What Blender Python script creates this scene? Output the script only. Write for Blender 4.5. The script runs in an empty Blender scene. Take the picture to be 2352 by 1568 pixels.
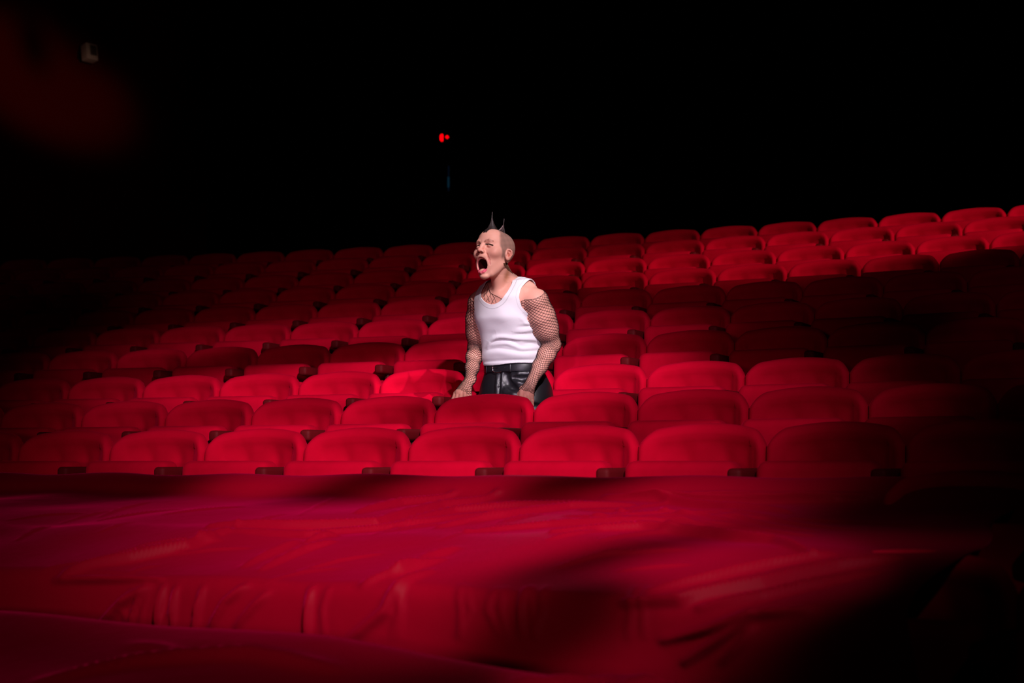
import bpy, math, random
import numpy as np
from mathutils import Vector, Matrix
random.seed(7); rng = np.random.RandomState(7)
sc = bpy.context.scene
col = sc.collection

# ------------------------------------------------------------------ camera
FPX = 3265.9; PITCH = 0.0836; CZ = 1.35          # focal length in px of a 2352 px frame, upward tilt, lens height
cd = bpy.data.cameras.new('camera'); cam = bpy.data.objects.new('camera', cd); col.objects.link(cam)
cam.location = (0, 0, CZ); cam.rotation_euler = (math.pi/2 + PITCH, 0, 0)
cd.sensor_width = 36; cd.lens = 36*FPX/2352; cd.clip_end = 200
cd.dof.use_dof = True; cd.dof.focus_distance = 6.42; cd.dof.aperture_fstop = 3.0
sc.camera = cam
sc.view_settings.view_transform = 'Standard'; sc.view_settings.look = 'None'
sc.view_settings.exposure = 0.0; sc.view_settings.gamma = 1; sc.view_settings.use_curve_mapping = False

CP, SP = math.cos(PITCH), math.sin(PITCH)
def ray(px, py):
    x = (px-1176)/FPX; v = (784-py)/FPX
    return np.array([x, CP - v*SP, SP + v*CP])
def W(px, py, Y):
    r = ray(px, py); r = r*(Y/r[1]); return np.array([r[0], r[1], r[2]+CZ])
def proj(p):
    X, Y, Z = p[0], p[1], p[2]-CZ
    d = Y*CP+Z*SP; v = -Y*SP+Z*CP
    return 1176+FPX*X/d, 784-FPX*v/d

# ------------------------------------------------------------------ world, stage lamps and added spots
w = bpy.data.worlds.new('world'); sc.world = w; w.use_nodes = True
w.node_tree.nodes['Background'].inputs[0].default_value = (0, 0, 0, 1)
w.node_tree.nodes['Background'].inputs[1].default_value = 0.0

def aim(o, target):
    o.rotation_euler = (Vector(target)-o.location).to_track_quat('-Z', 'Y').to_euler()
def rowpt(k, px):            # crest of seat row k (1 = first above the cloth) seen at column px
    R = RR[k-1]; z = ZZ[k-1]; a = np.linspace(.05, .8, 1500)
    P = np.stack([CX+R*np.sin(a), CY+R*np.cos(a), 0*a+z+CZ-.05], 1); d = P[:, 1]*CP+(P[:, 2]-CZ)*SP
    return P[np.argmin(np.abs(1176+FPX*P[:, 0]/d-px))]
def spot(name, loc, target, power, color, size_deg, blend=.5, radius=.08, squash=None, shades=()):
    """spotlight; shades = soft dark ellipses added to its beam to imitate shade: (point, radius_u, radius_v, angle, amount, softness)"""
    l = bpy.data.lights.new(name, 'SPOT'); l.energy = power; l.color = color
    l.spot_size = math.radians(size_deg); l.spot_blend = blend; l.shadow_soft_size = radius
    o = bpy.data.objects.new(name, l); col.objects.link(o); o.location = loc; aim(o, target)
    if squash: o.scale = squash
    if not shades: return o
    bpy.context.view_layer.update(); inv = o.matrix_world.inverted()
    l.use_nodes = True; nt = l.node_tree; em = nt.nodes['Emission']
    tc = nt.nodes.new('ShaderNodeTexCoord'); sx = nt.nodes.new('ShaderNodeSeparateXYZ'); nt.links.new(tc.outputs['Normal'], sx.inputs[0])
    cb = nt.nodes.new('ShaderNodeCombineXYZ')
    for i in (0, 1):
        dv = nt.nodes.new('ShaderNodeMath'); dv.operation = 'DIVIDE'; nt.links.new(sx.outputs[i], dv.inputs[0])
        ng = nt.nodes.new('ShaderNodeMath'); ng.operation = 'ABSOLUTE'; nt.links.new(sx.outputs[2], ng.inputs[0]); nt.links.new(ng.outputs[0], dv.inputs[1])
        nt.links.new(dv.outputs[0], cb.inputs[i])
    prev = None
    for (p, ru, rv, ang, amt, soft) in shades:  # added dark patches that shape the beam
        q = inv @ Vector(p); D = -q.z; mp = nt.nodes.new('ShaderNodeMapping'); mp.vector_type = 'TEXTURE'
        mp.inputs['Location'].default_value = (q.x/D, q.y/D, 0); mp.inputs['Rotation'].default_value = (0, 0, math.radians(ang)); mp.inputs['Scale'].default_value = (ru/D, rv/D, 1)
        nt.links.new(cb.outputs[0], mp.inputs['Vector'])
        ln = nt.nodes.new('ShaderNodeVectorMath'); ln.operation = 'LENGTH'; nt.links.new(mp.outputs[0], ln.inputs[0])
        mr = nt.nodes.new('ShaderNodeMapRange'); mr.interpolation_type = 'SMOOTHSTEP'; nt.links.new(ln.outputs['Value'], mr.inputs['Value'])
        mr.inputs['From Min'].default_value = max(0, 1-soft); mr.inputs['From Max'].default_value = 1+soft
        a0, a1 = (1-amt, 1) if amt >= 0 else (1, 1+amt)          # negative amount: darken outside the ellipse
        mr.inputs['To Min'].default_value = a0; mr.inputs['To Max'].default_value = a1
        if prev is None: prev = mr.outputs['Result']
        else:
            mu = nt.nodes.new('ShaderNodeMath'); mu.operation = 'MULTIPLY'; nt.links.new(prev, mu.inputs[0]); nt.links.new(mr.outputs['Result'], mu.inputs[1]); prev = mu.outputs[0]
    nt.links.new(prev, em.inputs['Strength'])
    return o
# seat rows are concentric arcs round (CX, CY); radii, crest heights (relative to the lens) and first-seat angles
CX, CY = -9.10109, -13.20999
RR = [20.77625, 21.48213, 22.23035, 22.94927, 23.64645, 24.32476, 24.97853, 25.66622, 26.34888, 27.04253]
ZZ = [0.13418, 0.29438, 0.46698, 0.68212, 0.88928, 1.09552, 1.29836, 1.4999, 1.71837, 1.91648]
PH = [0.34014, 0.33115, 0.30285, 0.31675, 0.24989, 0.24582, 0.39443, 0.38584, 0.39567, 0.42299]
KEYPOS = (1.55, -2.4, 5.7)
def clothpt(px, py):         # point of the draped front rows seen at a pixel
    Y = np.interp(py, [1090, 1225, 1450, 1600], [5.56-.00071*px, 4.67-.00062*px, 3.76-.00052*px, 3.3-.0005*px]); return W(px, py, Y)
def wallpt(px, py): return W(px, py, 16.2)
spot('stage_or_added_spot', KEYPOS, W(1060, 930, 6.6), 4250, (1.0, .86, .96), 46, .3, .07, shades=[
    (W(1141, 600, 6.38), .15, .20, 0, .80, .5),
    (rowpt(1, 985), 1.68, 1.85, 0, -.985, .30),
    (rowpt(1, -100), .9, 2.2, 0, .96, .75), (clothpt(2250, 1130), .60, .34, 0, .97, .5), (clothpt(2360, 1400), .42, .5, 0, .94, .3), (rowpt(1, 2330), .95, .55, 0, .95, .5),
    (rowpt(1, 1000), 2.5, .22, 0, .30, .5), (rowpt(2, 620), .85, .14, 0, .55, .5), (rowpt(2, 1090), .65, .085, 0, .68, .5), (rowpt(2, 1720), 1.1, .2, 0, .65, .6), (rowpt(1, 1900), 1.2, .45, 0, .45, .7), (rowpt(3, 1950), 1.0, .2, 0, .5, .6),
    (rowpt(7, 620), 1.95, .58, 0, .93, .5), (rowpt(5, 620), 1.4, .30, 0, .35, .5),
    (rowpt(4, 750), 1.35, .18, 0, .95, .45), (rowpt(4, 1540), .65, .13, 0, .75, .5),
    (rowpt(4, 1900), .75, .34, 8, .97, .3),
    (clothpt(150, 1132), .52, .15, 0, .95, .35), (clothpt(820, 1112), .32, .085, 8, .93, .6), (clothpt(1350, 1102), .26, .09, 0, .93, .35),
    (clothpt(1420, 1275), .40, .065, 14, .93, .5), (clothpt(1270, 1400), .24, .15, 25, .97, .5), (clothpt(1000, 1550), .16, .09, 0, .95, .5),
])
spot('stage_or_added_spot', (1.6, -2.4, 5.6), W(1430, 1545, 2.95), 700, (1.0, .8, .96), 4.2, .6, .04)  # added spot to brighten the nearest cloth at the bottom
spot('stage_or_added_spot', (1.6, -2.4, 5.6), W(1700, 1325, 3.45), 420, (1.0, .8, .96), 5.2, .6, .04)  # added spot to bring out the cloth folds on the right
spot('added_person_spot', (-.7, -1.6, 2.0), W(1182, 800, 6.45), 860, (.82, .72, 1.0), 4.2, .8, .05)  # added low lavender fill for the lower shirt and forearms
spot('added_person_spot', (3.3, -.6, 7.6), W(1138, 600, 6.38), 3000, (1.0, .88, .95), 3.6, .75, .04)  # added narrow lamp to model the head and neck
spot('stage_or_added_spot', (7.4, -.6, 6.9), rowpt(8, 1800), 3200, (1.0, .66, .58), 30, .3, .05, shades=[(rowpt(9, 1840), 1.97, .98, 4, -1., .2), (rowpt(10, 1250), 1.0, .6, 0, .85, .5), (rowpt(10, 1750), 1.6, .22, 3, .45, .5)])
spot('stage_or_added_spot', (2.0, -3.0, 6.6), rowpt(8, 1000), 300, (1.0, .66, .6), 34, .5, .1, shades=[(rowpt(8, 1230), 2.3, 1.3, 0, -1., .5), (rowpt(5, 1900), 1.2, .6, 0, .85, .4)])  # added dim fill for the upper rows
spot('stage_or_added_spot', (-1.5, -2.5, 1.6), W(850, 1060, 6.0), 260, (1, .45, .58), 30, 1.0, .25)  # added soft fill from low front left
spot('wall_bounce_spot', (-1.0, 9.0, 4.5), W(110, 215, 16.0), 330, (1.0, .6, .45), 26, .5, .2, shades=[  # added spot standing in for bounced light on the red wall
    (wallpt(90, 190), 1.15, .62, -18, -.97, .35), (wallpt(62, 105), .16, .35, 25, .97, .3), (wallpt(240, 60), .6, .5, 0, .6, .3)])

# ------------------------------------------------------------------ helpers
def mat(name, base, rough=.6, metal=0., sheen=0., sheen_tint=None, spec=.5, coat=0.):
    m = bpy.data.materials.new(name); m.use_nodes = True
    b = m.node_tree.nodes['Principled BSDF']
    b.inputs['Base Color'].default_value = (*base, 1); b.inputs['Roughness'].default_value = rough
    b.inputs['Metallic'].default_value = metal; b.inputs['Specular IOR Level'].default_value = spec
    b.inputs['Sheen Weight'].default_value = sheen; b.inputs['Sheen Roughness'].default_value = .35
    if sheen_tint: b.inputs['Sheen Tint'].default_value = (*sheen_tint, 1)
    b.inputs['Coat Weight'].default_value = coat
    return m
def bump(m, scale, strength, dist=.002, detail=3):
    nt = m.node_tree; b = nt.nodes['Principled BSDF']
    tc = nt.nodes.new('ShaderNodeTexCoord'); n = nt.nodes.new('ShaderNodeTexNoise'); bp = nt.nodes.new('ShaderNodeBump')
    n.inputs['Scale'].default_value = scale; n.inputs['Detail'].default_value = detail
    bp.inputs['Strength'].default_value = strength; bp.inputs['Distance'].default_value = dist
    nt.links.new(tc.outputs['Object'], n.inputs['Vector']); nt.links.new(n.outputs['Fac'], bp.inputs['Height'])
    nt.links.new(bp.outputs['Normal'], b.inputs['Normal'])
def mottle(m, c1, c2, scale):
    nt = m.node_tree; b = nt.nodes['Principled BSDF']
    tc = nt.nodes.new('ShaderNodeTexCoord'); n = nt.nodes.new('ShaderNodeTexNoise'); r = nt.nodes.new('ShaderNodeValToRGB')
    n.inputs['Scale'].default_value = scale; n.inputs['Detail'].default_value = 4
    r.color_ramp.elements[0].position = .35; r.color_ramp.elements[1].position = .65
    r.color_ramp.elements[0].color = (*c1, 1); r.color_ramp.elements[1].color = (*c2, 1)
    nt.links.new(tc.outputs['Object'], n.inputs['Vector']); nt.links.new(n.outputs['Fac'], r.inputs['Fac'])
    nt.links.new(r.outputs['Color'], b.inputs['Base Color'])
def emis(name, c, s):
    m = bpy.data.materials.new(name); m.use_nodes = True; b = m.node_tree.nodes['Principled BSDF']
    b.inputs['Base Color'].default_value = (0, 0, 0, 1)
    b.inputs['Emission Color'].default_value = (*c, 1); b.inputs['Emission Strength'].default_value = s
    return m

M = {}
M['velvet'] = mat('red_velvet', (.60, .0005, .022), .85, sheen=.5, sheen_tint=(1, .004, .09), spec=.05)
mottle(M['velvet'], (.57, .0004, .020), (.65, .0005, .025), 9); bump(M['velvet'], 60, .25, .002)
M['panel'] = mat('dark_red_side_panel', (.06, .001, .003), .6, spec=.2)
M['armcap'] = mat('dark_red_armrest', (.13, .0008, .004), .7, spec=.2)
M['cloth'] = mat('red_satin_cloth', (.24, .0004, .010), .5, sheen=.6, sheen_tint=(1, .005, .18), spec=.03)
bump(M['cloth'], 14, .25, .01)
M['floor'] = mat('dark_carpet', (.012, .002, .003), .95, spec=.05); bump(M['floor'], 90, .3)
M['black'] = mat('black_wall_paint', (.004, .004, .004), .9, spec=.02)
M['redwall'] = mat('dark_red_wall', (.10, .002, .002), .9, spec=.02); bump(M['redwall'], 6, .2)

def mesh_obj(name, V, F, m, parent=None, smooth=True):
    me = bpy.data.meshes.new(name)
    V = np.asarray(V, float)
    if isinstance(F, np.ndarray):
        me.vertices.add(len(V)); me.vertices.foreach_set('co', V.ravel())
        k = F.shape[1]; me.loops.add(F.size); me.loops.foreach_set('vertex_index', F.ravel().astype(np.int32))
        me.polygons.add(len(F)); me.polygons.foreach_set('loop_start', np.arange(0, F.size, k, dtype=np.int32))
        me.polygons.foreach_set('loop_total', np.full(len(F), k, np.int32)); me.update(calc_edges=True); me.validate()
    else:
        me.from_pydata(V.tolist(), [], F); me.update()
    if smooth: me.polygons.foreach_set('use_smooth', np.ones(len(me.polygons), bool))
    if m: me.materials.append(m)
    o = bpy.data.objects.new(name, me); col.objects.link(o)
    if parent: o.parent = parent
    return o
def tag(o, label=None, cat=None, group=None, kind=None):
    for k, v in (('label', label), ('category', cat), ('group', group), ('kind', kind)):
        if v: o[k] = v
    return o
def empty(name, loc=(0, 0, 0), rz=0):
    o = bpy.data.objects.new(name, None); col.objects.link(o); o.location = loc; o.rotation_euler = (0, 0, rz)
    o.empty_display_size = .1; return o
def grid_faces(nu, nv, wrap_u=False, wrap_v=False):
    F = []
    for i in range(nu if wrap_u else nu-1):
        for j in range(nv if wrap_v else nv-1):
            F.append((i*nv+j, ((i+1) % nu)*nv+j, ((i+1) % nu)*nv+(j+1) % nv, i*nv+(j+1) % nv))
    return F
def rbox(cx, cy, cz, sx, sy, sz, r, n=3):
    """rounded box as verts/faces (superellipsoid-like subdivided cube, corners rounded with radius r)"""
    V = []; F = []; idx = {}
    k = 2+2*n
    def coord(i, s):
        if i <= n: return -s+r - r*math.cos(math.pi/2*i/n), i/n
        return None
    lin = lambda s: [(-s+r, -math.cos(math.pi/2*i/n)) for i in range(n+1)] + [(s-r, math.sin(math.pi/2*i/n)) for i in range(n+1)]
    L = [lin(sx/2), lin(sy/2), lin(sz/2)]
    def add(a, b, c):
        key = (a, b, c)
        if key in idx: return idx[key]
        base = [L[0][a][0], L[1][b][0], L[2][c][0]]; d = [L[0][a][1], L[1][b][1], L[2][c][1]]
        # cube-sphere direction
        q = [math.tan(x*math.pi/4*.999) if False else x for x in d]
        ln = math.sqrt(sum(x*x for x in q)) or 1
        p = [base[t]+q[t]/ln*r for t in range(3)]
        idx[key] = len(V); V.append((p[0]+cx, p[1]+cy, p[2]+cz)); return idx[key]
    m1 = k-1
    for a in range(m1):
        for b in range(m1):
            F.append((add(a, b, 0), add(a, b+1, 0), add(a+1, b+1, 0), add(a+1, b, 0)))
            F.append((add(a, b, m1), add(a+1, b, m1), add(a+1, b+1, m1), add(a, b+1, m1)))
            F.append((add(a, 0, b), add(a+1, 0, b), add(a+1, 0, b+1), add(a, 0, b+1)))
            F.append((add(a, m1, b), add(a, m1, b+1), add(a+1, m1, b+1), add(a+1, m1, b)))
            F.append((add(0, a, b), add(0, a, b+1), add(0, a+1, b+1), add(0, a+1, b)))
            F.append((add(m1, a, b), add(m1, a+1, b), add(m1, a+1, b+1), add(m1, a, b+1)))
    return V, F
def join(parts):
    V = []; F = []
    for v, f in parts:
        o = len(V); V += list(v); F += [tuple(i+o for i in q) for q in f]
    return V, F

# ------------------------------------------------------------------ auditorium rows (concentric arcs)
SW = .48; SEATH = .84
def onarc(R, a, z=0.): return (CX+R*math.sin(a), CY+R*math.cos(a), z)

# ---- one seat: backrest, tip-up cushion, armrests, side panel
def make_backrest():
    hw = SW/2-.0025; nu, nt = 56, 44
    V = []
    T = .085
    for i in range(nu+1):
        u = -1+2*i/nu
        us = math.sin(u*math.pi/2)                       # denser at the sides
        x = us*hw; au = abs(us)
        fwd = -.065*au**2.6                              # wings come forward
        top = SEATH - .034*au**2 - (.05*((au-.72)/.28)**2.2 if au > .72 else 0)
        half = T/2*(1 if au < .88 else math.sqrt(max(.02, 1-((au-.88)/.12)**2)))
        bot = .30
        for j in range(nt+1):
            t = j/nt
            if t < .45:                                  # front face going up
                s = t/.45; z = bot+(top-half-bot)*s; y = -half
                # padded inner panel with a groove inside the rim, two tufting dimples
                rim = min((1-au)*hw, (top-z))
                if rim > .04:
                    e = min(1, (rim-.04)/.035); y += .022*e*e*(3-2*e)
                g = (rim-.042)/.008; y += .006*math.exp(-g*g)
                for dx in (-.075, .075):
                    for dz in (.13, .30):
                        q = ((x-dx)/.030)**2+((z-(SEATH-dz))/.036)**2; y += .017*math.exp(-q)
            elif t < .65:
                ang = (t-.45)/.20*math.pi; z = top-half+half*math.sin(ang); y = -half*math.cos(ang)
            else:
                s = (t-.65)/.35; z = top-half-(top-half-bot)*s; y = half
            y += (z-.5)*.10-.034                          # slight recline
            V.append((x, y+fwd, z))
    F = grid_faces(nu+1, nt+1)
    F += [tuple(i*(nt+1)+j for i in ([k, k+1])) for k in range(0) for j in range(0)]
    return V, F
seat_parts = {}
def seat_mesh(name, V, F, m):
    me = bpy.data.meshes.new(name); me.from_pydata([tuple(v) for v in V], [], F); me.update()
    me.polygons.foreach_set('use_smooth', np.ones(len(me.polygons), bool)); me.materials.append(m); return me
V, F = make_backrest(); V = [(x, y, z) for x, y, z in V]
ME_back = seat_mesh('backrest', V, [f[::-1] for f in F], M['velvet'])
# cushion folded up: thick pad, rounded, slightly bulged towards the front
V, F = rbox(0, 0, 0, .405, .11, .42, .035, 4)
V2 = []
for x, y, z in V:
    b = (1-(x/.21)**2)*(1-(z/.22)**2)
    y2 = y-(.016*b if y < 0 else 0); z2 = z+(.010*(1-(x/.21)**2) if z > .1 else 0)
    V2.append((x, y2-.268+z2*.06, z2+.492))
ME_cush = seat_mesh('seat_cushion', V2, F, M['velvet'])
# subdivide-free armrest: rounded bar running forward from the wing
V, F = rbox(0, -.225, .656, .052, .35, .050, .016, 4)
ME_arm = seat_mesh('armrest', V, F, M['armcap'])
V, F = rbox(0, -.17, .345, .026, .26, .60, .01, 2)
ME_panel = seat_mesh('side_panel', V, F, M['panel'])
V, F = join([rbox(0, -.13, .02, .07, .28, .04, .008, 2), rbox(0, -.10, .12, .05, .06, .2, .008, 2)])
ME_foot = seat_mesh('foot', V, F, M['panel'])

ordn = ['zeroth', 'first', 'second', 'third', 'fourth', 'fifth', 'sixth', 'seventh', 'eighth', 'ninth', 'tenth', 'eleventh', 'twelfth',
        'thirteenth', 'fourteenth', 'fifteenth', 'sixteenth', 'seventeenth', 'eighteenth', 'nineteenth', 'twentieth', 'twenty-first', 'twenty-second', 'twenty-third', 'twenty-fourth']
def put(me, name, x, parent):
    o = bpy.data.objects.new(name, me); col.objects.link(o); o.parent = parent; o.location = (x, 0, 0); return o
def seat(a, R, z, label, last=False):
    s = empty('theatre_seat', onarc(R, a, z-SEATH), -a)
    tag(s, label, 'seat', 'red velvet theatre seats in the raked rows')
    put(ME_back, 'backrest', 0, s); put(ME_cush, 'seat_cushion', 0, s)
    for sx in ((-1, 1) if last else (-1,)):
        put(ME_arm, 'armrest', sx*SW/2, s)
        p = put(ME_panel, 'side_panel', sx*SW/2, s)
    return s
def wing_shift(R, z):
    aa = np.linspace(.1, .75, 4000)
    xs = lambda q: np.array([proj(onarc(q, a_, z-.05))[0] for a_ in aa])
    return float(np.interp(1250, xs(R-.055), aa)-np.interp(1250, xs(R), aa))
for k in range(10):
    R = RR[k]; z = ZZ[k]+CZ; da = SW/R; dsh = wing_shift(R, z)
    lst = []
    for n in range(-30, 40):
        a = PH[k]+dsh+(n+.5)*da
        x, y = proj(onarc(R, a, z-.1))
        if -110 < x < 2470 and onarc(R, a)[1] > 1: lst.append((x, a))
    vis = [t for t in lst if 0 <= t[0] <= 2352]
    for i, (x, a) in enumerate(lst):
        j = i-lst.index(vis[0])
        rowname = 'topmost row' if k == 9 else ordn[k+1]+' row above the draped cloth'
        if j < 0: place = 'cut by the left edge'
        elif j >= len(vis): place = 'cut by the right edge'
        else: place = ordn[j+1]+' from the left'
        lab = 'red velvet tip-up seat, %s, %s' % (rowname, place)
        if k == 1 and 1005 < x < 1235: lab = 'red velvet tip-up seat that the shouting person leans over, second row above cloth'
        seat(a, R, z, lab, i == len(lst)-1)

# ------------------------------------------------------------------ raked floor, walls, ceiling
def floor_mesh():
    V = []; n = 60
    a0, a1 = -.25, .95
    radii = []
    zf = [z+CZ-SEATH for z in ZZ]
    prof = [(8.0, -.0), (RR[0]-2.6*.71, 0), ]
    for k in range(-3, 10):
        if k < 0: R = RR[0]+k*.7059; z = zf[0]+k*.16
        else: R = RR[k]; z = zf[k]
        Rs = R-.42
        prof.append((Rs, prof[-1][1])); prof.append((Rs+.001, max(0, z)))
    prof.append((RR[9]+6, prof[-1][1]))
    prof = sorted(prof, key=lambda t: t[0])
    zz = 0; out = []
    for R, z in prof:
        zz = max(zz, z); out.append((R, zz if z >= zz else z))
    V = [onarc(R, a0+(a1-a0)*i/n, z) for i in range(n+1) for R, z in prof]
    return V, [f[::-1] for f in grid_faces(n+1, len(prof))], prof
V, F, prof = floor_mesh()
tag(mesh_obj('floor', V, F, M['floor'], smooth=False), 'dark carpeted raked floor stepping up under the seat rows', kind='structure')
def slab(name, a, b, m, t=.1):
    (x0, y0, z0), (x1, y1, z1) = a, b
    V = [(x0, y0, z0), (x1, y0, z0), (x1, y1, z0), (x0, y1, z0), (x0, y0, z1), (x1, y0, z1), (x1, y1, z1), (x0, y1, z1)]
    F = [(0, 3, 2, 1), (4, 5, 6, 7), (0, 1, 5, 4), (1, 2, 6, 5), (2, 3, 7, 6), (3, 0, 4, 7)]
    return mesh_obj(name, V, F, m, smooth=False)
tag(slab('wall_back', (-13, 18.0, -.2), (13, 18.3, 10), M['black']), 'black back wall of the auditorium', kind='structure')
tag(slab('wall_right', (10.5, -4, -.2), (10.8, 18.0, 10), M['black']), 'black right wall of the auditorium', kind='structure')
tag(slab('ceiling', (-13, -4, 10), (13, 18.3, 10.2), M['black']), 'black ceiling', kind='structure')


# ------------------------------------------------------------------ implicit-surface modelling (numpy)
def smin(a, b, k):
    if k <= 0: return np.minimum(a, b)
    h = np.maximum(k-np.abs(a-b), 0)/k; return np.minimum(a, b)-h*h*k*.25
def unit(v): v = np.asarray(v, float); return v/np.linalg.norm(v)
class Vol:
    def __init__(s, lo, hi, h):
        s.lo = np.array(lo, float); s.h = h; s.n = np.ceil((np.array(hi)-s.lo)/h).astype(int)+1
        s.D = np.full(s.n, 1., np.float32)
    def copy(s):
        v = Vol.__new__(Vol); v.lo, v.h, v.n, v.D = s.lo, s.h, s.n, s.D.copy(); return v
    def box(s, c, r):
        a = np.clip(np.floor((np.minimum(c-r, c-r)-s.lo)/s.h).astype(int), 0, s.n-1)
        b = np.clip(np.ceil((c+r-s.lo)/s.h).astype(int)+1, 1, s.n)
        sl = tuple(slice(a[i], max(b[i], a[i]+1)) for i in range(3))
        g = [(s.lo[i]+s.h*np.arange(sl[i].start, sl[i].stop)).astype(np.float32) for i in range(3)]
        return sl, g[0][:, None, None], g[1][None, :, None], g[2][None, None, :]
    def put(s, sl, d, k, op):
        c = s.D[sl]
        if op == 'u': s.D[sl] = smin(c, d, k)
        elif op == 's': s.D[sl] = -smin(-c, d, k)
        elif op == 'i': s.D[sl] = -smin(-c, -d, k)
    def ell(s, c, r, ax=None, k=.01, op='u', p=2.):
        c = np.asarray(c, float); r = np.asarray(r, float); R = r.max()+k+.012
        sl, X, Y, Z = s.box(c, R); dx, dy, dz = X-c[0], Y-c[1], Z-c[2]
        if ax is None: ax = np.eye(3)
        q = [(dx*ax[i][0]+dy*ax[i][1]+dz*ax[i][2]) for i in range(3)]
        k0 = np.sqrt(sum((q[i]/r[i])**2 for i in range(3))); k1 = np.sqrt(sum((q[i]/r[i]**2)**2 for i in range(3)))+1e-6
        s.put(sl, k0*(k0-1)/k1, k, op)
    def cone(s, a, b, ra, rb, k=.01, op='u', flat=None):
        a = np.asarray(a, float); b = np.asarray(b, float)
        c = (a+b)/2; R = np.abs(b-a)/2+max(ra, rb)+k+.012
        sl, X, Y, Z = s.box(c, R); ba = b-a; L = ba@ba+1e-12
        dx, dy, dz = X-a[0], Y-a[1], Z-a[2]
        t = np.clip((dx*ba[0]+dy*ba[1]+dz*ba[2])/L, 0, 1)
        ex, ey, ez = dx-t*ba[0], dy-t*ba[1], dz-t*ba[2]
        if flat is not None:                              # squash along a direction: (unit vec, factor)
            n, f = flat; q = (ex*n[0]+ey*n[1]+ez*n[2])*(f-1)
            ex, ey, ez = ex+q*n[0], ey+q*n[1], ez+q*n[2]
        s.put(sl, np.sqrt(ex*ex+ey*ey+ez*ez)-(ra+t*(rb-ra)), k, op)
    def line(s, pts, rs, k=.01, op='u', flat=None):
        for i in range(len(pts)-1): s.cone(pts[i], pts[i+1], rs[i], rs[i+1], k, op, flat)
    def sections(s, secs, left, fwd, k=.01, op='u', p=2.3):
        """stack of horizontal super-elliptic sections: (centre xyz, a along left, b along fwd)"""
        secs = sorted(secs, key=lambda q: q[0][2]); z = np.array([q[0][2] for q in secs])
        lo = np.min([q[0]-max(q[1:]) for q in secs], 0)-k-.02; hi = np.max([q[0]+max(q[1:]) for q in secs], 0)+k+.02
        lo[2] = z[0]-.03; hi[2] = z[-1]+.03
        sl, X, Y, Z = s.box((lo+hi)/2, (hi-lo)/2); zz = Z.ravel()
        from_ = [np.interp(zz, z, [q[0][i] for q in secs]) for i in (0, 1)]
        A = np.interp(zz, z, [q[1] for q in secs]); B = np.interp(zz, z, [q[2] for q in secs])
        ks = np.ones(9)/9; pad = lambda v: np.convolve(np.pad(v, 4, mode='edge'), ks, 'valid')
        cx, cy, A, B = [pad(pad(v)).astype(np.float32)[None, None, :] for v in (from_[0], from_[1], A, B)]
        dx, dy = X-cx, Y-cy
        u = np.abs(dx*left[0]+dy*left[1])/A; v = np.abs(dx*fwd[0]+dy*fwd[1])/B
        k0 = (u**p+v**p)**(1/p)+1e-6
        d = (k0-1)*np.minimum(A, B)*(.6+.4*np.maximum(A, B)/np.minimum(A, B)*(u/(k0+1e-6))**2)
        d = np.maximum(d, np.abs(Z-(z[0]+z[-1])/2)-(z[-1]-z[0])/2)
        s.put(sl, d.astype(np.float32), k, op)
    def at(s, P):
        q = (np.asarray(P)-s.lo)/s.h; q = np.clip(q, 0, s.n-1.001); i = q.astype(int); f = q-i; o = 0
        for a in (0, 1):
            for b in (0, 1):
                for c in (0, 1):
                    wgt = (f[..., 0] if a else 1-f[..., 0])*(f[..., 1] if b else 1-f[..., 1])*(f[..., 2] if c else 1-f[..., 2])
                    o = o+wgt*s.D[i[..., 0]+a, i[..., 1]+b, i[..., 2]+c]
        return o
    def grad(s, P):
        P = np.asarray(P, float); e = s.h; g = np.stack([s.at(P+np.eye(3)[i]*e)-s.at(P-np.eye(3)[i]*e) for i in range(3)], -1)
        return g/(np.linalg.norm(g, axis=-1, keepdims=True)+1e-9)
    def hit(s, px, py, y0=5.9, y1=7.2, off=0.):
        r = ray(px, py); r = r/r[1]; Y = np.arange(y0, y1, .002); P = r[None]*Y[:, None]; P[:, 2] += CZ
        d = s.at(P)-off; i = np.argmax(d < 0)
        return P[i] if d[i] < 0 else None
    def mesh(s):
        D = s.D; n = s.n
        S = D < 0
        act = np.zeros(n-1, bool); cnt = np.zeros(n-1, np.int8)
        for a in (0, 1):
            for b in (0, 1):
                for c in (0, 1): cnt += S[a:n[0]-1+a, b:n[1]-1+b, c:n[2]-1+c]
        act = (cnt > 0) & (cnt < 8)
        I = np.argwhere(act); idx = np.full(n-1, -1, np.int32); idx[act] = np.arange(len(I))
        acc = np.zeros((len(I), 3)); num = np.zeros(len(I))
        cor = [(a, b, c) for a in (0, 1) for b in (0, 1) for c in (0, 1)]
        val = {q: D[I[:, 0]+q[0], I[:, 1]+q[1], I[:, 2]+q[2]] for q in cor}
        for q in cor:
            for ax in range(3):
                if q[ax] == 0:
                    r = list(q); r[ax] = 1; r = tuple(r); va, vb = val[q], val[r]; m = (va < 0) != (vb < 0)
                    t = np.where(m, va/np.where(m, va-vb, 1), 0); p = np.tile(np.array(q, float), (len(I), 1)); p[:, ax] = t
                    acc[m] += p[m]; num[m] += 1
        V = s.lo+s.h*(I+acc/num[:, None])
        F = []
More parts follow.
